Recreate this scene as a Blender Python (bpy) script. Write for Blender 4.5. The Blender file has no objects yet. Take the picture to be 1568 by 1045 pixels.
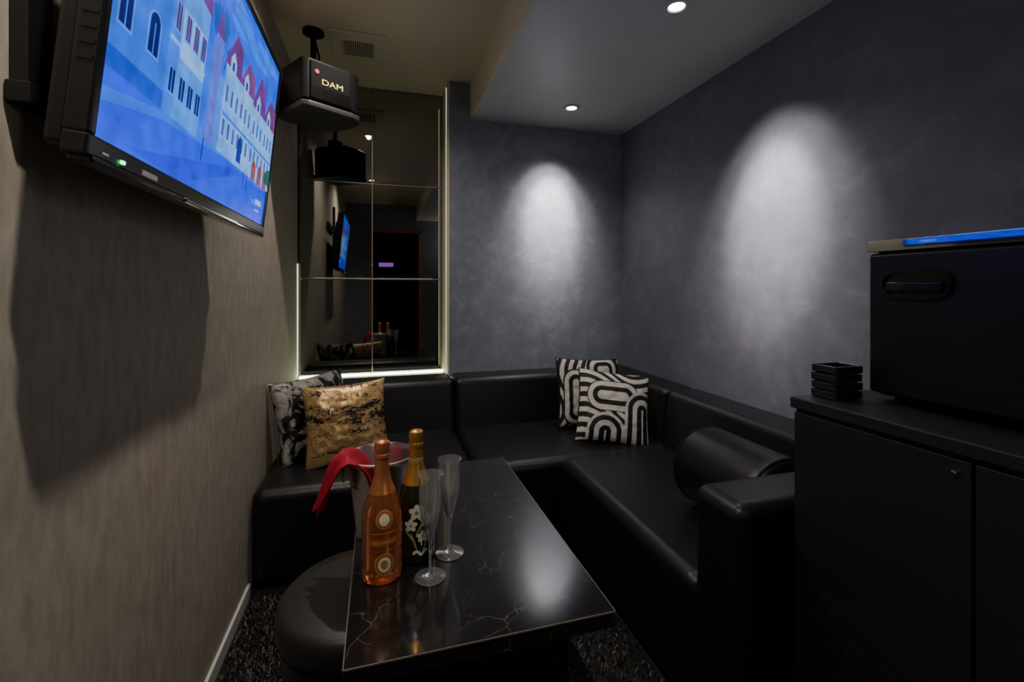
import bpy, bmesh, math, random
from mathutils import Vector, Matrix, noise
random.seed(4)
scene = bpy.context.scene

# ------------------------------------------------------------------ materials
def newmat(name):
    m = bpy.data.materials.new(name); m.use_nodes = True
    nt = m.node_tree
    return m, nt, nt.nodes["Principled BSDF"]

def plain(name, col, rough=.5, metal=0., trans=0., ior=1.45, emis=None, es=0., coat=0., bump=0., bscale=60., spec=.5, sheen=0.):
    m, nt, b = newmat(name)
    b.inputs["Base Color"].default_value = (*col, 1)
    b.inputs["Roughness"].default_value = rough
    b.inputs["Metallic"].default_value = metal
    b.inputs["Transmission Weight"].default_value = trans
    b.inputs["IOR"].default_value = ior
    b.inputs["Specular IOR Level"].default_value = spec
    b.inputs["Coat Weight"].default_value = coat
    b.inputs["Sheen Weight"].default_value = sheen
    if emis:
        b.inputs["Emission Color"].default_value = (*emis, 1)
        b.inputs["Emission Strength"].default_value = es
    if bump:
        tc = nt.nodes.new("ShaderNodeTexCoord")
        n = nt.nodes.new("ShaderNodeTexNoise"); n.inputs["Scale"].default_value = bscale; n.inputs["Detail"].default_value = 6
        bp = nt.nodes.new("ShaderNodeBump"); bp.inputs["Strength"].default_value = bump; bp.inputs["Distance"].default_value = .002
        nt.links.new(tc.outputs["Object"], n.inputs["Vector"])
        nt.links.new(n.outputs["Fac"], bp.inputs["Height"])
        nt.links.new(bp.outputs["Normal"], b.inputs["Normal"])
    return m

def mottled(name, stops, scale=4., detail=6., rough=.6, metal=0., stretch=(1,1,1), bump=.2, bdist=.003, distort=0., noise_rough=.6, fine=0.):
    """noise -> colour ramp, with bump"""
    m, nt, b = newmat(name)
    tc = nt.nodes.new("ShaderNodeTexCoord"); mp = nt.nodes.new("ShaderNodeMapping")
    mp.inputs["Scale"].default_value = stretch
    n = nt.nodes.new("ShaderNodeTexNoise"); n.inputs["Scale"].default_value = scale
    n.inputs["Detail"].default_value = detail; n.inputs["Distortion"].default_value = distort
    n.inputs["Roughness"].default_value = noise_rough
    r = nt.nodes.new("ShaderNodeValToRGB")
    els = r.color_ramp.elements
    els[0].position = stops[0][0]; els[0].color = (*stops[0][1], 1)
    els[1].position = stops[-1][0]; els[1].color = (*stops[-1][1], 1)
    for p, c in stops[1:-1]:
        e = els.new(p); e.color = (*c, 1)
    L = nt.links.new
    L(tc.outputs["Object"], mp.inputs["Vector"]); L(mp.outputs["Vector"], n.inputs["Vector"])
    L(n.outputs["Fac"], r.inputs["Fac"]); L(r.outputs["Color"], b.inputs["Base Color"])
    b.inputs["Roughness"].default_value = rough; b.inputs["Metallic"].default_value = metal
    if bump:
        bp = nt.nodes.new("ShaderNodeBump"); bp.inputs["Strength"].default_value = bump; bp.inputs["Distance"].default_value = bdist
        if fine:
            n2 = nt.nodes.new("ShaderNodeTexNoise"); n2.inputs["Scale"].default_value = fine; n2.inputs["Detail"].default_value = 4
            L(mp.outputs["Vector"], n2.inputs["Vector"]); L(n2.outputs["Fac"], bp.inputs["Height"])
        else:
            L(n.outputs["Fac"], bp.inputs["Height"])
        L(bp.outputs["Normal"], b.inputs["Normal"])
    return m

M = {}
M['plaster'] = mottled("plaster_grey_blue", [(.3,(.165,.178,.222)),(.5,(.20,.216,.265)),(.68,(.27,.29,.345))], scale=9, detail=12, rough=.5, bump=.25, fine=26, distort=.4, noise_rough=.72)
M['plaster_r'] = mottled("plaster_grey_violet", [(.3,(.125,.122,.155)),(.5,(.15,.146,.182)),(.7,(.195,.19,.235))], scale=8, detail=12, rough=.52, bump=.25, fine=24, distort=.4, noise_rough=.7)
M['wall_l'] = mottled("wallpaper_beige", [(.3,(.32,.285,.245)),(.7,(.45,.41,.36))], scale=34, detail=6, rough=.7, stretch=(1,1,.35), bump=.5, fine=60)
M['ceil_hi'] = mottled("ceiling_beige", [(.3,(.66,.60,.42)),(.7,(.70,.63,.45))], scale=3, rough=.8, bump=0)
M['ceil_lo'] = mottled("ceiling_grey", [(.3,(.56,.55,.53)),(.7,(.60,.59,.57))], scale=3, rough=.45, bump=0)
M['base'] = plain("baseboard_grey", (.6,.6,.62), .5)
M['leather'] = plain("black_leather", (.010,.010,.013), .36, bump=.25, bscale=300)
M['leather_st'] = plain("charcoal_leather", (.02,.02,.021), .42, bump=.25, bscale=300)
M['seam'] = plain("seam_black", (.004,.004,.005), .8)
M['cab'] = mottled("cabinet_black_laminate", [(.3,(.010,.009,.013)),(.7,(.016,.014,.020))], scale=3, rough=.5, stretch=(1,1,8), bump=.05)
M['black'] = plain("black_plastic", (.008,.008,.009), .4)
M['spk'] = plain("speaker_black", (.006,.006,.007), .5, spec=.2)
M['gloss'] = plain("black_gloss", (.006,.006,.008), .12, coat=.5)
M['bezel'] = plain("tv_bezel", (.012,.012,.013), .22)
M['chrome'] = plain("chrome", (.65,.65,.67), .12, metal=1)
M['steel'] = plain("brushed_steel", (.75,.74,.73), .30, metal=1, bump=.05, bscale=200)
M['darkmetal'] = plain("dark_metal", (.05,.05,.055), .4, metal=.8)
M['mirror'] = plain("smoked_mirror", (.31,.31,.29), .015, metal=1)
M['mirroredge'] = plain("mirror_edge", (.42,.44,.40), .3, metal=.3)
M['led'] = plain("led_strip", (1,1,.9), .5, emis=(.9,1,.62), es=14.0)
M['led_dim'] = plain("led_diffuser", (1,1,.9), .5, emis=(1,.95,.68), es=.5)
M['led_side'] = plain("led_side_diffuser", (1,1,.9), .5, emis=(.95,1,.68), es=1.6)
M['lamp'] = plain("lamp_lens", (1,1,1), .5, emis=(1,.97,.92), es=14)
M['white'] = plain("white_plastic", (.6,.6,.58), .4)
M['vent'] = plain("vent_cream", (.66,.60,.46), .5)
M['wood'] = plain("door_wood", (.5,.2,.05), .45)
M['dark'] = plain("hall_dark", (.03,.03,.035), .6)
M['purple'] = plain("purple_lamp", (.5,.2,.7), .5, emis=(.55,.2,1), es=1.2)
M['glass'] = plain("clear_glass", (1,1,1), .0, trans=.93, ior=1.52, coat=.6)
M['rose'] = plain("rose_glass", (.95,.30,.11), .03, trans=.86, ior=1.42, coat=.6)
M['green'] = plain("green_bottle_glass", (.008,.014,.006), .06, coat=.8)
M['foil_rose'] = plain("foil_copper", (.75,.28,.11), .3, metal=.75, bump=.3, bscale=250)
M['foil_gold'] = plain("foil_gold", (.75,.45,.11), .28, metal=.85, bump=.3, bscale=250)
M['goldp'] = plain("gold_print", (.6,.42,.16), .35, metal=.6)
M['label'] = plain("label_cream", (.7,.65,.5), .5)
M['labelr'] = plain("label_copper", (.42,.09,.02), .4)
M['flower'] = plain("flower_white", (.6,.6,.5), .5)
M['leafp'] = plain("leaf_print", (.25,.3,.12), .5)
M['red'] = plain("red_cloth", (.36,.004,.025), .65, bump=.3, bscale=400)
M['ashtray'] = plain("dark_glass", (.01,.02,.02), .06, coat=.6)
M['green_led'] = plain("green_led", (0,.6,.1), .5, emis=(.05,1,.2), es=5)
M['red_led'] = plain("red_mark", (.4,.0,.01), .5)
M['yel'] = plain("print_yellow", (.85,.7,.2), .5)
M['silver_p'] = mottled("silver_velvet", [(.46,(.004,.004,.006)),(.5,(.25,.24,.23)),(.7,(.5,.48,.45))], scale=13, detail=5, rough=.42, metal=.25, bump=.3, distort=1.3)
M['carpet_base'] = mottled("carpet_base", [(.4,(.004,.004,.004)),(.7,(.03,.028,.03))], scale=120, rough=.95, bump=.8, bdist=.01)
M['tuft1'] = plain("tuft_dark", (.02,.019,.02), .8)
M['tuft2'] = plain("tuft_grey", (.13,.125,.13), .7)

# marble
def marble():
    m, nt, b = newmat("black_marble")
    L = nt.links.new
    tc = nt.nodes.new("ShaderNodeTexCoord")
    n1 = nt.nodes.new("ShaderNodeTexNoise"); n1.inputs["Scale"].default_value = 3; n1.inputs["Detail"].default_value = 6
    sub = nt.nodes.new("ShaderNodeVectorMath"); sub.operation = 'SCALE'; sub.inputs[3].default_value = .42
    add = nt.nodes.new("ShaderNodeVectorMath"); add.operation = 'ADD'
    v = nt.nodes.new("ShaderNodeTexVoronoi"); v.feature = 'DISTANCE_TO_EDGE'; v.inputs["Scale"].default_value = 7
    r = nt.nodes.new("ShaderNodeValToRGB")
    r.color_ramp.elements[0].position = 0; r.color_ramp.elements[0].color = (.13,.105,.095,1)
    r.color_ramp.elements[1].position = .010; r.color_ramp.elements[1].color = (0,0,0,1)
    n2 = nt.nodes.new("ShaderNodeTexNoise"); n2.inputs["Scale"].default_value = 6
    r2 = nt.nodes.new("ShaderNodeValToRGB")
    r2.color_ramp.elements[0].position = .42; r2.color_ramp.elements[1].position = .66
    mul = nt.nodes.new("ShaderNodeMixRGB"); mul.blend_type = 'MULTIPLY'; mul.inputs[0].default_value = 1
    ad = nt.nodes.new("ShaderNodeMixRGB"); ad.blend_type = 'ADD'; ad.inputs[0].default_value = 1
    ad.inputs[1].default_value = (.012,.011,.012,1)
    L(tc.outputs["Object"], n1.inputs["Vector"]); L(n1.outputs["Color"], sub.inputs[0])
    L(tc.outputs["Object"], add.inputs[0]); L(sub.outputs[0], add.inputs[1]); L(add.outputs[0], v.inputs["Vector"])
    L(v.outputs["Distance"], r.inputs["Fac"]); L(tc.outputs["Object"], n2.inputs["Vector"]); L(n2.outputs["Fac"], r2.inputs["Fac"])
    L(r.outputs["Color"], mul.inputs[1]); L(r2.outputs["Color"], mul.inputs[2]); L(mul.outputs[0], ad.inputs[2])
    L(ad.outputs[0], b.inputs["Base Color"])
    b.inputs["Roughness"].default_value = .10
    b.inputs["Specular IOR Level"].default_value = 1.
    return m
M['marble'] = marble()
M['edge'] = plain("table_edge_line", (.14,.11,.09), .35)

def vcol_mat(name, rough=.7):
    m, nt, b = newmat(name)
    a = nt.nodes.new("ShaderNodeVertexColor"); a.layer_name = "Col"
    nt.links.new(a.outputs["Color"], b.inputs["Base Color"])
    b.inputs["Roughness"].default_value = rough
    return m
M['bw'] = vcol_mat("curves_fabric")
M['goldpillow'] = vcol_mat("gold_foil_fabric", .38)
M['goldpillow'].node_tree.nodes["Principled BSDF"].inputs["Metallic"].default_value = .5

# ------------------------------------------------------------------ builder
class B:
    def __init__(s): s.V=[]; s.F=[]; s.MI=[]; s.mats=[]
    def mi(s, m):
        m = M[m] if isinstance(m, str) else m
        if m not in s.mats: s.mats.append(m)
        return s.mats.index(m)
    def add(s, verts, faces, mat, mx=None):
        o = len(s.V); i = s.mi(mat)
        for v in verts:
            v = Vector(v)
            if mx: v = mx @ v
            s.V.append(tuple(v))
        for f in faces:
            s.F.append(tuple(o+k for k in f)); s.MI.append(i)
    def addbm(s, bm, mat, mx=None):
        bm.verts.index_update()
        s.add([v.co.copy() for v in bm.verts], [[v.index for v in f.verts] for f in bm.faces], mat, mx)
        bm.free()
    def box(s, lo, hi, mat, bev=0., seg=2, mx=None):
        bm = bmesh.new(); bmesh.ops.create_cube(bm, size=1)
        lo=Vector(lo); hi=Vector(hi); c=(lo+hi)/2; d=hi-lo
        for v in bm.verts: v.co = Vector((v.co.x*d.x, v.co.y*d.y, v.co.z*d.z)) + c
        if bev: bmesh.ops.bevel(bm, geom=bm.edges[:], offset=bev, segments=seg, profile=.5, affect='EDGES')
        s.addbm(bm, mat, mx)
    def cushion(s, lo, hi, mat, bev=.04, mx=None):
        s.box(lo,hi,mat,bev,5,mx)
    def lathe(s, prof, c, mat, n=40, mx=None, cap=True):
        vs=[]; fs=[]
        for r,z in prof:
            for k in range(n):
                a=2*math.pi*k/n; vs.append((c[0]+r*math.cos(a), c[1]+r*math.sin(a), c[2]+z))
        for j in range(len(prof)-1):
            for k in range(n):
                k2=(k+1)%n; fs.append((j*n+k, j*n+k2, (j+1)*n+k2, (j+1)*n+k))
        if cap:
            if prof[0][0]>1e-5: fs.append(tuple(reversed(range(n))))
            if prof[-1][0]>1e-5: fs.append(tuple(range((len(prof)-1)*n, len(prof)*n)))
        s.add(vs, fs, mat, mx)
    def tube(s, pts, r, mat, n=10, mx=None):
        pts=[Vector(p) for p in pts]; vs=[]; fs=[]
        up=Vector((.13,.27,.95))
        for i,p in enumerate(pts):
            t=(pts[min(i+1,len(pts)-1)]-pts[max(i-1,0)]).normalized()
            a=t.cross(up).normalized(); b=t.cross(a).normalized()
            for k in range(n):
                an=2*math.pi*k/n; vs.append(p+a*r*math.cos(an)+b*r*math.sin(an))
        for j in range(len(pts)-1):
            for k in range(n):
                k2=(k+1)%n; fs.append((j*n+k, j*n+k2,(j+1)*n+k2,(j+1)*n+k))
        fs.append(tuple(range(n))); fs.append(tuple(range((len(pts)-1)*n,len(pts)*n)))
        s.add(vs, fs, mat, mx)
    def prism(s, pts, z0, z1, mat, bev=0., mx=None):
        bm=bmesh.new(); n=len(pts)
        a=[bm.verts.new((x,y,z0)) for x,y in pts]; b=[bm.verts.new((x,y,z1)) for x,y in pts]
        bm.faces.new(list(reversed(a))); bm.faces.new(b)
        for i in range(n): bm.faces.new((a[i],a[(i+1)%n],b[(i+1)%n],b[i]))
        bmesh.ops.recalc_face_normals(bm, faces=bm.faces[:])
        if bev: bmesh.ops.bevel(bm, geom=bm.edges[:], offset=bev, segments=3, profile=.5, affect='EDGES')
        s.addbm(bm, mat, mx)
    def cylpoly(s, c, rfun, a0, z0, pts, mat, off=.0007):
        """flat outline (dx arc metres, dz) wrapped on a surface of revolution, ring-subdivided"""
        R=rfun(z0); n=len(pts); vs=[]; fs=[]
        rings=4
        for j in range(rings+1):
            f=j/rings
            for x,z in pts:
                zz=z0+z*f; an=a0+x*f/R; rr=rfun(zz)+off
                vs.append((c[0]+rr*math.cos(an), c[1]+rr*math.sin(an), c[2]+zz))
        for j in range(rings):
            for k in range(n):
                k2=(k+1)%n; fs.append((j*n+k,j*n+k2,(j+1)*n+k2,(j+1)*n+k))
        s.add(vs, fs, mat)
    def build(s, name, origin=(0,0,0), mx=None, smooth=True, angle=38, recalc=True):
        me=bpy.data.meshes.new(name)
        o=Vector(origin)
        me.from_pydata([tuple(Vector(v)-o) for v in s.V], [], s.F)
        for m in s.mats: me.materials.append(m)
        me.polygons.foreach_set("material_index", s.MI)
        if recalc:
            bm=bmesh.new(); bm.from_mesh(me); bmesh.ops.recalc_face_normals(bm, faces=bm.faces[:]); bm.to_mesh(me); bm.free()
        me.update()
        ob=bpy.data.objects.new(name, me); scene.collection.objects.link(ob)
        ob.location=o
        if mx is not None: ob.matrix_world=mx
        if smooth:
            me.polygons.foreach_set("use_smooth",[True]*len(me.polygons))
            me.set_sharp_from_angle(angle=math.radians(angle))
            w=ob.modifiers.new("wn",'WEIGHTED_NORMAL'); w.keep_sharp=True
        return ob

XL, XR, YB, YW, YF = -.47, 1.573, 3.0, 2.77, -1.1
ZH, ZL, XS = 2.41, 2.19, .54

# ------------------------------------------------------------------ shell
b=B(); b.box((XL-.1,YF-1.5,-.1),(XR+.1,YB+.12,0),'carpet_base'); b.build("floor",smooth=False)
b=B(); b.box((XL-.1,YF,0),(XL,YB+.12,ZH+.1),'wall_l'); b.build("wall_left",smooth=False)
b=B(); b.box((XR,YF,0),(XR+.1,YB+.12,ZH+.1),'plaster_r'); b.build("wall_right",smooth=False)
b=B(); b.box((XL,YB+.012,0),(.41,YB+.12,ZH),'dark'); b.box((.41,YW,0),(XR,YB+.12,ZH),'plaster')
b.box((XL,YW+.0,0),(.41,YB+.012,.612),'plaster'); b.build("wall_back",smooth=False)
b=B(); b.box((XL,YF,ZH),(XR,YB+.12,ZH+.1),'ceil_hi'); b.box((XS,YF,ZL),(XR,YW,ZH),'ceil_lo')
b.box((XS-.004,YF,ZL),(XS,YW,ZH),'ceil_hi'); b.build("ceiling",smooth=False)
# front wall with doorway
dx0,dx1,dz=-.14,.62,2.03
for lo,hi in (((XL,YF-.1,0),(dx0,YF,ZH)),((dx1,YF-.1,0),(XR,YF,ZH)),((dx0,YF-.1,dz),(dx1,YF,ZH))):
    b=B(); b.box(lo,hi,'plaster'); b.build("wall_front",smooth=False)
b=B()
b.box((dx0+.002,YF-.09,0),(dx0+.035,YF+.012,dz-.002),'wood'); b.box((dx1-.035,YF-.09,0),(dx1-.002,YF+.012,dz-.002),'wood'); b.box((dx0+.002,YF-.09,dz-.035),(dx1-.002,YF+.012,dz-.002),'wood')
b.build("door_1",smooth=False)
b=B()
b.box((XL-.1,YF-1.6,0),(XR+.1,YF-1.5,ZH),'dark'); b.box((XL-.2,YF-1.5,0),(XL-.1,YF-.1,ZH),'dark'); b.box((XR+.1,YF-1.5,0),(XR+.2,YF-.1,ZH),'dark')
b.build("wall_hallway",smooth=False)
b=B(); b.box((XL-.2,YF-1.6,ZH),(XR+.2,YF-.1,ZH+.1),'dark'); b.build("ceiling_hallway",smooth=False)
b=B(); b.box((.0,YF-1.49,1.55),(.25,YF-1.46,1.62),'purple',.008); b.box((-.02,YF-1.5,1.53),(.27,YF-1.49,1.64),'black'); b.build("hallway_neon_lamp",(.1,YF-1.5,1.58))
b=B(); b.box((XL,YF,0),(XL+.010,1.915,.05),'base',.002); b.build("baseboard_left",smooth=False)

# mirror
b=B()
cols=[XL+.012,-.04,.405]; rows=[.616,1.21,1.81,ZH-.004]
for i in range(2):
    for j in range(3):
        b.box((cols[i]+.0025,YB,rows[j]+.0025),(cols[i+1]-.0025,YB+.010,rows[j+1]-.0025),'mirror',.003,1)
b.box((cols[0],YB+.004,rows[0]),(cols[2],YB+.0115,rows[-1]),'mirroredge')
b.build("wall_mirror",(-.03,YB,.616),smooth=False)
b=B()
b.box((.400,YW+.002,.616),(.4095,YB-.001,ZH-.002),'vent')
b.build("trim_1",smooth=False)
b=B()
b.box((XL+.012,YB-.028,.613),(.398,YB-.012,.622),'led')
b.box((XL+.001,YB-.018,.625),(XL+.006,YB-.006,1.30),'led_side')
b.box((.395,YW+.05,.625),(.3995,YW+.058,ZH-.02),'led_dim')
b.build("led_strip_light",(0,YB-.02,.613),smooth=False)

# ------------------------------------------------------------------ sofa
b=B(); L='leather'
ZS=.385
b.cushion((XL+.005,1.915,.02),(.405,2.74,ZS),L,.045)
b.cushion((.408,1.915,.02),(1.565,2.74,ZS),L,.045)
b.cushion((.79,1.02,.02),(1.565,1.95,ZS),L,.045)
def back(x0,x1,y0,y1,z1,axis):
    bm=bmesh.new(); bmesh.ops.create_cube(bm,size=1)
    z0=.30
    for v in bm.verts:
        v.co=Vector((x0 if v.co.x<0 else x1, y0 if v.co.y<0 else y1, z0 if v.co.z<0 else z1))
        if v.co.z>.5:
            if axis=='y' and abs(v.co.y-y0)<1e-5: v.co.y+=.07
            if axis=='x' and abs(v.co.x-x0)<1e-5: v.co.x+=.06
    bmesh.ops.bevel(bm,geom=bm.edges[:],offset=.035,segments=5,profile=.5,affect='EDGES')
    b.addbm(bm,L)
back(XL+.005,.405,2.48,2.755,.648,'y')
back(.408,1.565,2.48,2.755,.648,'y')
back(1.32,1.565,1.99,2.62,.646,'x')
back(1.32,1.565,1.03,1.985,.646,'x')
b.cushion((.79,.86,.02),(1.565,1.025,.645),L,.035)
b.build("corner_sofa",(.5,2.2,0))
# bolster
b=B(); mxr=Matrix.Translation((1.125,1.03,.39+.134)) @ Matrix.Rotation(-math.pi/2,4,'X')
b.lathe([(0,0),(.10,0),(.122,.006),(.133,.02),(.134,.05),(.134,.33),(.133,.35),(.122,.366),(.10,.372),(0,.372)],(0,0,0),L,56,mxr)
b.lathe([(.134,.016),(.137,.020),(.134,.024)],(0,0,0),'seam',56,mxr,cap=False)
b.lathe([(.134,.346),(.137,.350),(.134,.354)],(0,0,0),'seam',56,mxr,cap=False)
b.build("bolster_cushion",(1.125,1.2,.39))

# ------------------------------------------------------------------ stool
b=B(); c=(-.045,1.195,0)
b.lathe([(.165,.0),(.172,.01),(.174,.30),(.176,.335),(.179,.338),(.183,.342),(.187,.355),(.188,.385),(.184,.402),(.172,.414),(.12,.421),(0,.424)],c,'leather_st',72)
b.lathe([(.1775,.332),(.182,.336),(.1775,.340)],c,'seam',72,cap=False)
b.lathe([(.168,.001),(.178,.001),(.178,.02),(.168,.02)],c,'black',72,cap=False)
b.build("round_stool",c)

# ------------------------------------------------------------------ table
b=B(); TX0,TX1,TY0,TY1,TZ=-.06,.465,.842,1.734,.49
b.box((TX0,TY0,TZ-.034),(TX1,TY1,TZ),'marble',.0015,1)
for lo,hi in (((TX0-.0012,TY0-.0012,TZ-.0035),(TX1+.0012,TY0+.001,TZ-.0005)),((TX0-.0012,TY0,TZ-.0035),(TX0+.001,TY1,TZ-.0005)),((TX1-.001,TY0,TZ-.0035),(TX1+.0012,TY1,TZ-.0005))):
    b.box(lo,hi,'edge')
b.box((.19,.93,.03),(.40,1.65,TZ-.034),'cab',.003)
b.box((.16,.90,0),(.43,1.68,.03),'black',.003)
b.build("marble_coffee_table",(.2,1.29,0),smooth=False)

# ------------------------------------------------------------------ bottles / bucket / flutes
def interp(prof):
    def f(z):
        for (r0,z0),(r1,z1) in zip(prof,prof[1:]):
            if z0<=z<=z1 and z1>z0: return r0+(r1-r0)*(z-z0)/(z1-z0)
        return prof[-1][0]
    return f
def ell(a,b_,n=28,rot=0): 
    return [(a*math.cos(t)*math.cos(rot)-b_*math.sin(t)*math.sin(rot), a*math.cos(t)*math.sin(rot)+b_*math.sin(t)*math.cos(rot)) for t in [2*math.pi*k/n for k in range(n)]]
def rect(w,h): 
    P=[]; 
    for k in range(10): P.append((-w/2+w*k/10,-h/2))
    for k in range(4): P.append((w/2,-h/2+h*k/4))
    for k in range(10): P.append((w/2-w*k/10,h/2))
    for k in range(4): P.append((-w/2,h/2-h*k/4))
    return P
body=[(.030,.0),(.040,.001),(.0445,.006),(.0448,.02),(.0448,.13),(.0442,.145),(.0415,.16),(.036,.178),(.029,.196),(.022,.214),(.0175,.232),(.0158,.25)]
def foil(b,c,mat,z0):
    f=interp(body)
    pr=[(f(z0)+.0006,z0)]
    z=z0+.01
    while z<.25: pr.append((f(z)+.0007,z)); z+=.01
    pr+=[(.0160,.262),(.0158,.272),(.0178,.274),(.0180,.280),(.0162,.283),(.0172,.290),(.0178,.300),(.0165,.308),(.011,.312),(0,.3125)]
    b.lathe(pr,c,mat,40)
b=B(); c=(.007,1.094,TZ+.0008)
b.lathe([(0,.004)]+body,c,'rose',48)
foil(b,c,'foil_rose',.196)
f=interp(body); a=math.radians(-84)
b.cylpoly(c,f,a,.148,ell(.019,.021),'goldp'); b.cylpoly(c,f,a,.148,ell(.0155,.0175),'labelr',.0011); b.cylpoly(c,f,a,.148,ell(.011,.013),'label',.0015)
b.cylpoly(c,f,a,.050,ell(.022,.025),'goldp'); b.cylpoly(c,f,a,.050,ell(.018,.021),'labelr',.0011); b.cylpoly(c,f,a,.050,ell(.0135,.0165),'label',.0015); b.cylpoly(c,f,a,.050,ell(.008,.010),'goldp',.0019)
b.cylpoly(c,f,a,.098,rect(.070,.016),'labelr',.0008); b.cylpoly(c,f,a,.098,rect(.052,.006),'goldp',.0012)
b.lathe([(f(.118)+.0006,.117),(f(.118)+.0006,.119)],c,'goldp',48,cap=False)
b.lathe([(f(.08)+.0006,.079),(f(.08)+.0006,.080)],c,'goldp',48,cap=False)
for k in range(-2,3): b.cylpoly(c,f,a+k*.32,.026,ell(.005,.003,12),'goldp',.0009)
b.build("champagne_bottle",c)
b=B(); c=(.088,1.150,TZ+.0008); a=math.radians(-84)
b.lathe([(0,.004)]+body,c,'green',48); foil(b,c,'foil_gold',.186)
b.lathe([(.0177,.232),(.0183,.234),(.0183,.244),(.0172,.246)],c,'goldp',40,cap=False)
def flower(aa,z,s):
    for k in range(5):
        t=2*math.pi*k/5+.3
        b.cylpoly(c,f,aa+s*.62*math.cos(t)/f(z),z+s*.62*math.sin(t),ell(s*.5,s*.4,16,t),'flower',.0008+.0001*k)
    b.cylpoly(c,f,aa,z,ell(s*.25,s*.25,14),'goldp',.0016)
for aa,z,s in ((a-.15,.128,.017),(a+.35,.108,.015),(a-.45,.098,.014),(a+.15,.070,.013)): flower(aa,z,s)
for aa,z,r in ((a,.09,1.1),(a-.3,.06,1.9),(a+.3,.05,1.2),(a+.5,.08,.6),(a-.55,.075,2.2)):
    b.cylpoly(c,f,aa,z,ell(.022,.0022,16,r),'leafp',.0006)
for k in range(9):
    b.cylpoly(c,f,a-.3+.08*k,.032+.004*math.sin(k),ell(.003,.004,10),'flower',.0008)
b.build("champagne_bottle.001",c)

def flute(x,y):
    b=B(); c=(x,y,TZ+.0008)
    outer=[(0,0),(.034,0),(.0355,.0012),(.034,.0022),(.018,.0045),(.006,.010),(.0038,.02),(.0035,.055),(.0040,.075),(.007,.090),(.012,.108),(.018,.130),(.0235,.155),(.0262,.175),(.0268,.190),(.0262,.208),(.0262,.224),(.0300,.236)]
    inner=[(.0285,.2365),(.0242,.223),(.0242,.207),(.0248,.190),(.0242,.175),(.0215,.156),(.0160,.132),(.0100,.110),(.005,.095),(0,.092)]
    b.lathe(outer+inner,c,'glass',48,cap=False); return b.build("champagne_flute",c)
flute(.113,1.058); flute(.169,1.139)

# ice bucket with handles
b=B(); bc=(.006,1.292,TZ+.0008)
b.lathe([(0,0),(.060,0),(.064,.004),(.066,.02),(.078,.13),(.085,.195),(.089,.205),(.0925,.208),(.0925,.213),(.088,.214),(.0835,.208),(.083,.195),(.076,.13),(.064,.02),(.060,.008),(0,.008)],bc,'steel',64,cap=False)
b.lathe([(.0795,.14),(.0808,.143),(.0798,.147)],bc,'steel',64,cap=False)
for sgn in (-1,1):
    cx=bc[0]+sgn*.086
    ring=[(cx+sgn*.010, bc[1]+.022*math.cos(t), bc[2]+.170+.022*math.sin(t)) for t in [2*math.pi*k/20 for k in range(21)]]
    b.tube(ring,.003,'chrome'); b.box((cx-.006,bc[1]-.010,bc[2]+.182),(cx+.014,bc[1]+.010,bc[2]+.196),'chrome',.003)
b.build("ice_bucket",bc)
# red napkin draped over the rim
def cloth():
    path=[(-.035,.150),(-.055,.192),(-.078,.221),(-.098,.229),(-.116,.219),(-.130,.196),(-.140,.168),(-.148,.142),(-.155,.118),(-.160,.100)]
    nu=50; vs=[];fs=[]
    m=len(path)*4-3
    def P(t):
        i=min(int(t),len(path)-2); q=t-i
        return [path[i][k]*(1-q)+path[i+1][k]*q for k in (0,1)]
    for j in range(m):
        x,z=P(j/4); q=j/(m-1)
        w=.066+.016*math.sin(q*3.5) - .026*q
        for k in range(nu+1):
            s_=k/nu*2-1
            yy=s_*w
            fold=.0065*math.sin(s_*9+q*2.6)*(.3+q)+.008*noise.noise(Vector((s_*2.5,q*4,1)))
            bulge=.012*math.exp(-((q-.33)/.2)**2)*math.cos(s_*1.4)
            curve=(abs(yy)**2)*5
            vs.append((bc[0]+x+curve+fold, bc[1]-.026+yy, bc[2]+z+bulge+.4*fold-(.020*s_+.020*abs(s_))*q))
    for j in range(m-1):
        for k in range(nu):
            o=j*(nu+1)+k; fs.append((o,o+1,o+nu+2,o+nu+1))
    b=B(); b.add(vs,fs,'red'); ob=b.build("red_napkin",bc,recalc=False,angle=80)
    sm=ob.modifiers.new("sol",'SOLIDIFY'); sm.thickness=.004
cloth()

# ------------------------------------------------------------------ pillows
def pillow(name, loc, size, thick, normal_yaw, lean, roll, mat, colf=None, N=110):
    b=B(); vs=[];fs=[]; cols=[]
    w=size/2
    for side in (-1,1):
        for j in range(N+1):
            for i in range(N+1):
                s_=i/N*2-1; t=j/N*2-1
                x=w*s_*(1-.07*(1-t*t)*s_*s_); z=w*t*(1-.07*(1-s_*s_)*t*t)
                th=thick/2*(max(0,(1-s_*s_)*(1-t*t)))**.42
                th*=1+.10*noise.noise(Vector((s_*2.2,t*2.2,side*3+size)))
                th+= .004*noise.noise(Vector((s_*6,t*6,side*5)))*(1-abs(s_)**6)*(1-abs(t)**6)
                vs.append((x, side*th, z)); cols.append(colf(s_,t) if colf else (1,1,1))
    n1=(N+1)*(N+1)
    for sd in (0,1):
        for j in range(N):
            for i in range(N):
                o=sd*n1+j*(N+1)+i
                f=(o,o+1,o+N+2,o+N+1)
                fs.append(f if sd==0 else f[::-1])
    b.add(vs,fs,mat)
    mx=Matrix.Translation(loc)@Matrix.Rotation(math.radians(normal_yaw),4,'Z')@Matrix.Rotation(math.radians(-lean),4,'X')@Matrix.Rotation(math.radians(roll),4,'Y')
    ob=b.build(name,mx=mx,recalc=False,angle=180)
    ob.modifiers.clear()
    if colf:
        ca=ob.data.color_attributes.new("Col",'FLOAT_COLOR','POINT')
        for i,cc in enumerate(cols): ca.data[i].color=(*cc,1)
    return ob
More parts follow.
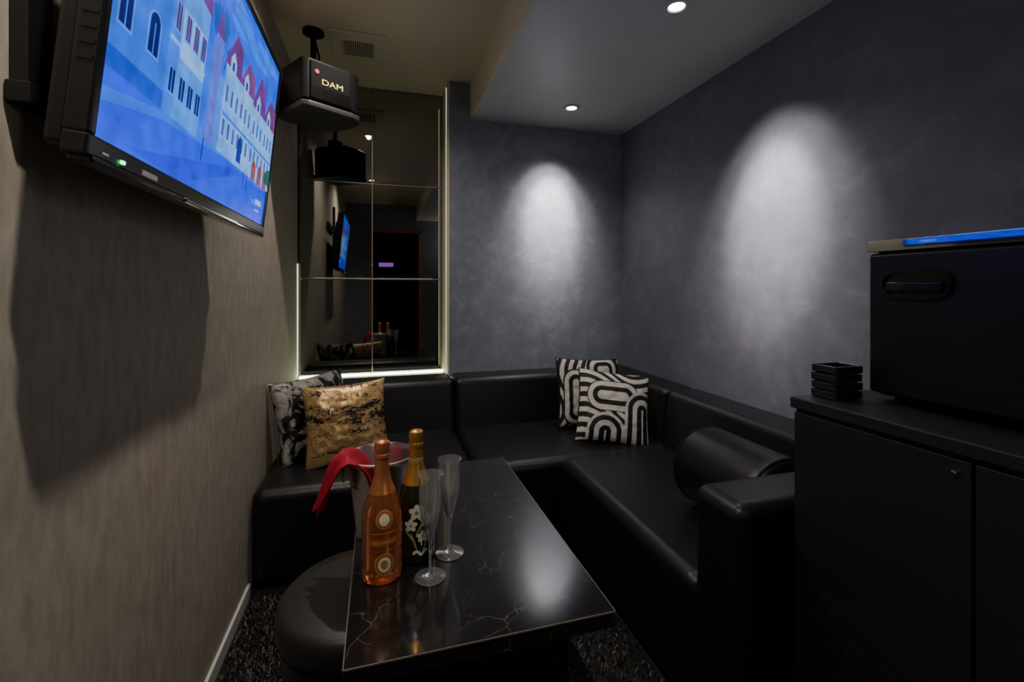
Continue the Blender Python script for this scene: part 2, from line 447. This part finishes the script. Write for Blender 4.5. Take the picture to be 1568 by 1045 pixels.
BLK=(.006,.006,.008); CRM=(.74,.70,.62)
def bw2(s,t):
    # retro curves: two nested arches at the bottom, a long S-shaped stripe family above
    if max(abs(s),abs(t))>.97: return BLK
    P=.27
    # arches
    def arch(cx,hh): 
        dx=s-cx; dy=max(t+1-hh,0); return math.hypot(dx,dy)
    d1=arch(-.22,.30); d2=arch(.78,.95)
    d=min(d1,d2)
    if d<.50: return CRM if (d/P+.42)%1.0<.52 else BLK
    # wavy family
    u=t+.22*math.tanh(3.0*(s-.05))+.16*math.sin(s*2.6+.6)
    e=math.hypot(max(abs(s+.05)-.30,0), t-.26)
    if e<.42: return CRM if (e/P+.05)%1.0<.5 else BLK
    return CRM if (u/P+.25)%1.0<.5 else BLK
def bw(s,t):
    if max(abs(s),abs(t))>.97: return BLK
    P=.25
    for cx,cy,hx,hy,R in ((-.48,-.15,0,.42,.40),(.42,.62,.1,.05,.45),(.55,-.45,0,.3,.42)):
        e=math.hypot(max(abs(s-cx)-hx,0),max(abs(t-cy)-hy,0))
        if e<R: return CRM if (e/P+.1)%1.0<.5 else BLK
    u=s+.2*math.sin(t*3)
    return CRM if (u/P)%1.0<.5 else BLK
def goldf(s,t):
    n=.7*noise.noise(Vector((s*2.2,t*7,3)))+.6*noise.noise(Vector((s*9,t*30,7)))+.7*noise.noise(Vector((s*26,t*60,1)))
    band=math.exp(-((t-.22)/.30)**2)*.42+math.exp(-((t-.85)/.15)**2)*.15+.22*max(0,s)*math.exp(-((t-.1)/.3)**2)
    g=.5+.5*noise.noise(Vector((s*3,t*3,9)))+.4*noise.noise(Vector((s*14,t*14,4)))
    k=min(1,max(0,(n+band-.30)/.18))
    G=(.52+.2*g,.33+.15*g,.13+.10*g)
    return tuple(G[i]*(1-k)+(.02,.017,.018)[i]*k for i in range(3))
pillow("silver_throw_pillow",(-.290,2.30,.565),.37,.12,40,14,-3,'silver_p',N=60)
pillow("gold_throw_pillow",(-.138,2.165,.553),.355,.12,6,12,-3,'goldpillow',goldf,N=150)
pillow("patterned_throw_pillow",(1.135,2.36,.568),.385,.11,-2,14,3,'bw',bw,N=150)
pillow("patterned_throw_pillow",(1.145,2.10,.545),.375,.11,-16,24,7,'bw',bw2,N=170)

# ------------------------------------------------------------------ TV
TW,TH=.92,.535
tilt=math.radians(6)
ax=Vector((0,1,0)); az=Vector((math.sin(tilt),0,math.cos(tilt))); ay=-Vector((math.cos(tilt),0,-math.sin(tilt)))
tvmx=Matrix(((ax.x,ay.x,az.x,-.352),(ax.y,ay.y,az.y,.70),(ax.z,ay.z,az.z,1.318),(0,0,0,1)))
b=B()
BZ=.016; bb=.030
b.box((0,0,0),(TW,.03,bb),'bezel',.004); b.box((0,0,TH-BZ),(TW,.03,TH),'bezel',.004)
b.box((0,0,bb-.002),(BZ,.03,TH-BZ+.002),'bezel',.004); b.box((TW-BZ,0,bb-.002),(TW,.03,TH-BZ+.002),'bezel',.004)
b.box((.01,.026,.01),(TW-.01,.055,TH-.01),'black',.008)
b.box((.12,.05,.08),(TW-.12,.075,TH-.08),'black',.012)
b.box((.01,-.002,-.006),(TW-.01,.028,.006),'gloss',.004)
b.box((.30,-.006,-.004),(.62,.006,.004),'chrome',.002)
b.box((.075,-.003,.009),(.083,.001,.014),'green_led')
b.box((.03,-.001,.010),(.045,.001,.013),'steel')
b.box((.135,-.0014,.008),(.185,.001,.016),'steel')
for k in range(14): b.box((-.0015,.006,.12+k*.02),(.002,.022,.126+k*.02),'black')
# screen artwork : a painted old-town street shown on the panel
scr={}
def E(col,st=1.25):
    k=(col,st)
    if k not in scr:
        r,g,bl=col
        g2=g**1.45; r2=.85*r**1.45
        m=plain("screen_%d"%len(scr),(0,0,0),.25,emis=(r2,g2,bl),es=st)
        nt=m.node_tree; bs=nt.nodes["Principled BSDF"]
        tc=nt.nodes.new("ShaderNodeTexCoord"); nz=nt.nodes.new("ShaderNodeTexNoise"); nz.inputs["Scale"].default_value=22; nz.inputs["Detail"].default_value=8
        mr=nt.nodes.new("ShaderNodeMapRange"); mr.inputs[1].default_value=.3; mr.inputs[2].default_value=.7; mr.inputs[3].default_value=st*.72; mr.inputs[4].default_value=st*1.25
        nt.links.new(tc.outputs["Object"],nz.inputs["Vector"]); nt.links.new(nz.outputs["Fac"],mr.inputs[0]); nt.links.new(mr.outputs[0],bs.inputs["Emission Strength"])
        scr[k]=m
    return scr[k]
SW=TW-2*BZ; SH=TH-bb-BZ; layer=[0]
def poly(pts,col):
    layer[0]+=1
    y=.0060-.00003*layer[0]
    vs=[(BZ+p[0]*SW,y,bb+p[1]*SH) for p in pts]
    b.add(vs,[tuple(range(len(vs)))],E(col))
def rc(x0,z0,x1,z1,col): poly([(x0,z0),(x1,z0),(x1,z1),(x0,z1)],col)
BL=(.0,.13,.95); SKY=(.01,.19,.95)
rc(0,0,1,1,SKY)
for (cx,cz,w,h) in ((.62,.90,.12,.03),(.75,.86,.10,.022),(.55,.84,.07,.02),(.85,.94,.13,.03),(.5,.95,.09,.025)):
    poly([(cx+w*math.cos(t),cz+h*math.sin(t)) for t in [2*math.pi*k/20 for k in range(20)]],(.04,.30,.95))
rc(0,0,1,.22,BL)
poly([(0,.14),(.2,.20),(.6,.24),(.6,.22),(.2,.17),(0,.10)],(.03,.24,.9))
poly([(.1,.02),(.62,.20),(.7,.20),(.3,0)],(.0,.09,.8))
rc(0,.20,.19,1,(.04,.24,.85)); rc(0,.20,.19,.26,(.03,.14,.6)); rc(.0,.60,.19,.62,(.12,.36,.9))
poly([(0,.88),(.19,.80),(.19,.83),(0,.93)],(.1,.32,.9))
def win(x,z,w,h,arch=True,col=(.0,.03,.14),fr=(.14,.36,.9)):
    def sh(g):
        P=[(x-w/2-g,z-g*1.5),(x+w/2+g,z-g*1.5),(x+w/2+g,z+h)]
        if arch: P+=[(x+(w/2+g)*math.cos(t),z+h+(w*.9+g)*math.sin(t)) for t in [math.pi*k/8 for k in range(1,8)]]
        P+=[(x-w/2-g,z+h)]; return P
    poly(sh(.006),fr); poly(sh(0),col)
    rc(x-.002,z,x+.002,z+h,(.1,.3,.75))
for x in (.045,.135): win(x,.34,.035,.10)
for x in (.045,.135): win(x,.67,.032,.11,False)
rc(.05,.86,.10,.97,(.0,.35,.12)); 
rc(.19,.20,.36,.74,(.13,.38,.95)); rc(.19,.20,.23,.74,(.08,.28,.9)); poly([(.18,.74),(.37,.70),(.34,.93),(.27,1.0),(.2,1.0)],(.26,.09,.22))
rc(.235,.42,.355,.60,(.38,.56,.9))
for x in (.215,.26,.30,.34): win(x,.28,.022,.08,False)
for x in (.215,.26,.30,.34): win(x,.50,.018,.09,False,col=(.2,.05,.1))
rc(.19,.45,.36,.465,(.3,.55,.95))
for kx in range(4):
    cx0=.40+.05*kx; cz0=.74+.05*math.sin(kx*2)-.04*kx
    poly([(cx0+.03*math.cos(t)*(1+.25*math.sin(5*t+kx)),cz0+.07*math.sin(t)*(1+.25*math.cos(7*t))) for t in [2*math.pi*k/24 for k in range(24)]],(.02,.16+.04*(kx%2),.5))
rc(.37,.20,.42,.60,(.08,.26,.85)); rc(.40,.22,.45,.68,(.22,.24,.7)); poly([(.395,.68),(.455,.68),(.425,.80)],(.26,.10,.26))
rc(.445,.22,.48,.54,(.12,.33,.92))
for i,(x0,x1,zt,pk) in enumerate(((.48,.60,.62,.80),(.60,.73,.62,.77),(.73,.86,.60,.80),(.86,1.,.60,.76))):
    rc(x0,.22,x1,zt,[(.26,.50,.95),(.34,.57,.95),(.28,.52,.95),(.32,.54,.9)][i])
    poly([(x0-.01,zt),(x1+.005,zt),(x1-.005,pk-.03),(x0+.06,pk)],[(.26,.09,.20),(.30,.12,.22),(.26,.10,.24),(.29,.11,.18)][i])
    poly([(x0+.03,zt-.02),(x0+.075,zt-.02),(x0+.075,zt+.05),(x0+.052,zt+.09),(x0+.03,zt+.05)],(.4,.55,.9))
    rc(x0+.044,zt+.0,x0+.060,zt+.04,(.05,.08,.25))
    for r_ in range(2):
        for k in range(3): win(x0+.025+k*.04,.30+r_*.155,.015,.075,False,col=(.12,.1,.3),fr=(.38,.58,.95))
rc(.48,.385,1,.40,(.1,.28,.8))
for x in (.80,.87,.94): win(x,.22,.035,.07,True,col=(.45,.12,.04),fr=(.35,.22,.25))
poly([(.93,.26),(1,.25),(1,.36),(.95,.34)],(.02,.22,.12))
poly([(.62,.24),(.66,.24),(.66,.34),(.64,.38),(.62,.34)],(.04,.08,.3))
for x in (.38,.70,.74): rc(x,.12,x+.006,.22,(.0,.04,.35))
rc(.86,.10,.93,.13,(.5,.7,.95)); rc(.86,.06,.91,.07,(.5,.7,.95))
tv=b.build("wall_mounted_television",smooth=False)
tv.matrix_world=tvmx
# wall bracket
b=B()
b.box((XL+.0005,.765,1.41),(XL+.022,.815,2.02),'black',.003)
b.box((XL+.0005,.755,1.395),(XL+.03,.825,1.425),'black',.004)
b.box((XL+.0005,.90,1.50),(XL+.02,1.42,1.56),'darkmetal',.003)
b.box((XL+.0005,.90,1.72),(XL+.02,1.42,1.78),'darkmetal',.003)
b.tube([(XL+.03,.79,1.80),(XL+.055,.80,1.76),(XL+.06,.82,1.70),(XL+.045,.84,1.66),(XL+.03,.86,1.70),(XL+.035,.87,1.75)],.006,'black')
b.build("television_wall_bracket",(XL,.9,1.5))

# ------------------------------------------------------------------ ceiling speaker
b=B()
fp=[(-.145,-.125),(-.115,-.142),(.09,-.142),(.13,-.128),(.152,-.09),(.155,.0),(.12,.115),(-.10,.13),(-.15,.10)]
b.prism(fp,-.075,.115,'spk',.012)
b.prism([(x*1.03,y*1.05) for x,y in fp],-.108,-.078,plain("speaker_trim_grey",(.035,.035,.037),.4),.008)
b.prism([(-.112,-.149),(.078,-.149),(.092,-.135),(-.112,-.135)],-.065,.102,plain("speaker_grille",(.007,.007,.008),.8,bump=1,bscale=500,spec=.1),.004)
for k in range(10): b.box((-.105,-.1505,-.06+k*.006-.004),(.075,-.1485,-.058+k*.006-.004),'spk')
b.lathe([(.014,.10),(.014,.345)],(0,.06,0),'spk',20)
b.lathe([(.05,.333),(.05,.346),(.02,.346)],(0,.06,0),'spk',30)
b.box((-.035,.02,.10),(.035,.10,.17),'spk',.006)
b.tube([(.01,.08,.34),(.05,.10,.25),(.04,.11,.18),(.0,.10,.12)],.005,'spk')
b.lathe([(0,0),(.010,0),(.010,.002),(0,.002)],(0,0,0),'red_led',20,Matrix.Translation((-.085,-.150,.055))@Matrix.Rotation(math.pi/2,4,'X'))
smx=Matrix.Translation((-.275,2.37,2.063))@Matrix.Rotation(math.radians(33),4,'Z')
sp=b.build("ceiling_speaker",mx=smx)
cu=bpy.data.curves.new("brand_text",'FONT'); cu.body="DAM"; cu.size=.040; cu.extrude=.0006; cu.align_x='CENTER'; cu.materials.append(M['yel'])
tx=bpy.data.objects.new("front_lettering",cu); scene.collection.objects.link(tx); tx.parent=sp
tx.location=(-.012,-.1515,.004); tx.rotation_euler=(math.pi/2,0,0); tx.scale=(1.2,.9,1)

# ------------------------------------------------------------------ vent
b=B(); vx,vy=-.10,2.50; h=.135
b.box((vx-h,vy-h,ZH-.012),(vx+h,vy+h,ZH-.0005),'vent',.004)
b.box((vx-.085,vy-.085,ZH-.018),(vx+.085,vy+.085,ZH-.010),'vent',.002)
b.box((vx-.075,vy-.075,ZH-.0185),(vx+.075,vy+.075,ZH-.017),'dark')
for k in range(15):
    x=vx-.07+k*.01; b.box((x-.0022,vy-.075,ZH-.022),(x+.0022,vy+.075,ZH-.0175),'vent')
b.build("ceiling_air_vent",(vx,vy,ZH-.01),smooth=False)

# ------------------------------------------------------------------ cabinet, towel warmer, ashtrays
b=B(); CX,CY,CZ=.92,.845,.90
b.box((CX+.012,-.35,.05),(XR-.003,CY-.006,CZ-.028),'cab',.002)
b.box((CX,-.36,CZ-.026),(XR-.003,CY,CZ),'cab',.003)
b.box((CX+.03,-.34,0),(XR-.003,CY-.02,.05),'black')
for y0,y1 in ((.505,CY-.010),(.165,.500),(-.175,.160),(-.345,-.180)):
    b.box((CX+.002,y0,.056),(CX+.013,y1,CZ-.034),'cab',.0015)
    b.lathe([(0,0),(.004,0),(.004,.008),(0,.009)],(0,0,0),'chrome',14,Matrix.Translation((CX+.003,y0+.02,CZ-.055))@Matrix.Rotation(-math.pi/2,4,'Y'))
b.build("storage_cabinet",(1.2,.3,0),smooth=False)
b=B(); FX,FY0,FY1,FZ=1.057,.30,.768,1.256
b.box((FX+.03,FY0,CZ+.012),(XR-.10,FY1,FZ-.004),'black',.006)
b.box((FX,FY0+.002,CZ+.02),(FX+.034,FY1-.002,FZ-.028),'black',.008,3)
b.box((FX-.002,FY0,FZ-.025),(XR-.098,FY1,FZ),plain("chrome_tinted",(.55,.57,.6),.05,metal=1),.002)
def oval(a_,b_,n=32,p=3.0):
    out=[]
    for k in range(n):
        t=2*math.pi*k/n; c_,s_=math.cos(t),math.sin(t)
        out.append((a_*abs(c_)**(2/p)*(1 if c_>=0 else -1), b_*abs(s_)**(2/p)*(1 if s_>=0 else -1)))
    return out
hm=Matrix.Translation((FX,.672,1.160))@Matrix.Rotation(-math.pi/2,4,'Y')@Matrix.Rotation(math.pi/2,4,'Z')
n=32; o1=oval(.066,.032); o2=oval(.058,.024)
vs=[(x,y,0) for x,y in o1]+[(x,y,.007) for x,y in o1]+[(x,y,.007) for x,y in o2]+[(x,y,.0005) for x,y in o2]
fs=[]
for j in range(3):
    for k in range(n): fs.append((j*n+k,j*n+(k+1)%n,(j+1)*n+(k+1)%n,(j+1)*n+k))
fs.append(tuple(range(3*n,4*n)))
b.add(vs,fs,'gloss',hm)
b.box((-.052,-.004,.002),(.052,.018,.012),'gloss',.004,2,hm)
b.box((.020,-.004,.002),(.050,.014,.0125),'darkmetal',.002,1,hm)
for yy in (FY0+.03,FY1-.03):
    for xx in (FX+.06,XR-.14): b.lathe([(.012,0),(.012,.014)],(xx,yy,CZ),'black',16)
b.build("towel_warmer_cabinet",(1.25,.53,CZ))
b=B()
for k in range(4):
    z=CZ+.0008+k*.019; x0,x1,y0,y1=.972,1.054,.774,.836
    ox=.002*(k%2)
    b.box((x0+ox,y0,z),(x1+ox-.002,y1,z+.008),'ashtray',.003)
    for lo,hi in (((x0,y0),(x1,y0+.007)),((x0,y1-.007),(x1,y1)),((x0,y0),(x0+.007,y1)),((x1-.007,y0),(x1,y1))):
        b.box((lo[0]+ox,lo[1],z+.004),(hi[0]+ox-.002,hi[1],z+.0175),'ashtray',.0025)
b.build("ashtray_stack",(1.0,.8,CZ))

# ------------------------------------------------------------------ carpet pile
b=B(); 
def tufts(x0,x1,y0,y1,nn):
    v1=[];f1=[];v2=[];f2=[]
    for i in range(nn):
        x=random.uniform(x0,x1); y=random.uniform(y0,y1)
        if (x+.045)**2+(y-1.195)**2<.19**2: continue
        if .15<x<.44 and .88<y<1.69: continue
        a_=random.uniform(0,6.28); h=random.uniform(.006,.014); w=random.uniform(.002,.0035); l=random.uniform(0,.010)
        dx,dy=math.cos(a_)*w,math.sin(a_)*w
        V,F=(v1,f1) if random.random()<.62 else (v2,f2)
        o=len(V)
        V+= [(x-dx,y-dy,0),(x+dx,y+dy,0),(x+dx*.8-dy/w*l,y+dy*.8+dx/w*l,h),(x-dx*.8-dy/w*l,y-dy*.8+dx/w*l,h)]
        F.append((o,o+1,o+2,o+3))
    b.add(v1,f1,'tuft1'); b.add(v2,f2,'tuft2')
tufts(XL+.02,.0,.70,1.9,15000); tufts(.0,.8,.4,1.9,9000)
b.build("carpet_pile",smooth=False,recalc=False)

# ------------------------------------------------------------------ lights
def spot(x,y,z,beams,col,rad=.03):
    """beams: list of (power, cone deg, blend, tilt x, tilt y)"""
    bb_=B()
    bb_.lathe([(.028,0),(.044,-.001),(.046,-.004),(.044,-.006),(.032,-.006),(.028,-.002)],(x,y,z),'white',40,cap=False)
    bb_.lathe([(0,-.0022),(.029,-.0022),(.029,-.001),(0,-.001)],(x,y,z),'lamp',40,cap=False)
    p=bb_.build("recessed_downlight",(x,y,z))
    for power,size,blend,tx,ty in beams:
        l=bpy.data.lights.new("beam",'SPOT'); l.energy=power; l.color=col; l.spot_size=math.radians(size); l.spot_blend=blend; l.shadow_soft_size=rad
        o=bpy.data.objects.new("lamp_beam",l); scene.collection.objects.link(o)
        o.parent=p; o.location=(0,0,-.012)
        d=Vector((tx,ty,-1)); o.rotation_euler=d.to_track_quat('-Z','Y').to_euler()
W=(1,.95,.87); WW=(1,.89,.74)
spot(1.06,2.426,ZL,[(190,38,1.,0,.62),(62,62,1.,0,.56),(14,110,1.,0,.15)],W)
spot(1.05,1.447,ZL,[(230,36,1.,.74,.12),(85,58,1.,.68,.10),(12,110,1.,.15,0)],W)
spot(-.08,2.05,ZH,[(46,150,1.,0,0)],WW,.018)
spot(-.08,.45,ZH,[(68,135,1.,-.24,.05)],WW,.018)
# added fill lamp behind the camera to lift room ambient, built like a sconce
b=B(); sx,sy,sz=1.25,YF+.10,1.75
b.lathe([(.05,0),(.05,.012),(.012,.016),(.012,.04)],(0,0,0),'chrome',30,Matrix.Translation((sx,YF,sz-.08))@Matrix.Rotation(-math.pi/2,4,'X'))
b.lathe([(.012,0),(.05,.004),(.055,.02),(.05,.02)],(sx,sy,sz-.10),'chrome',30)
b.build("added_fill_sconce",(sx,YF,sz))
l=bpy.data.lights.new("added_fill_light",'POINT'); l.energy=7; l.color=(1,.93,.84); l.shadow_soft_size=.09
o=bpy.data.objects.new("added_fill_light",l); scene.collection.objects.link(o); o.parent=bpy.data.objects["added_fill_sconce"]; o.location=(0,.10,.02)

w=bpy.data.worlds.new("world"); scene.world=w; w.use_nodes=True
w.node_tree.nodes["Background"].inputs[0].default_value=(.02,.02,.03,1)

# ------------------------------------------------------------------ camera
cam=bpy.data.cameras.new("camera"); co=bpy.data.objects.new("camera",cam); scene.collection.objects.link(co)
co.location=(0,0,1.15); cam.lens=16.1; cam.sensor_width=36; cam.shift_y=-80/1568; cam.clip_start=.02
co.rotation_euler=(math.pi/2,0,-math.radians(16.2))
scene.camera=co
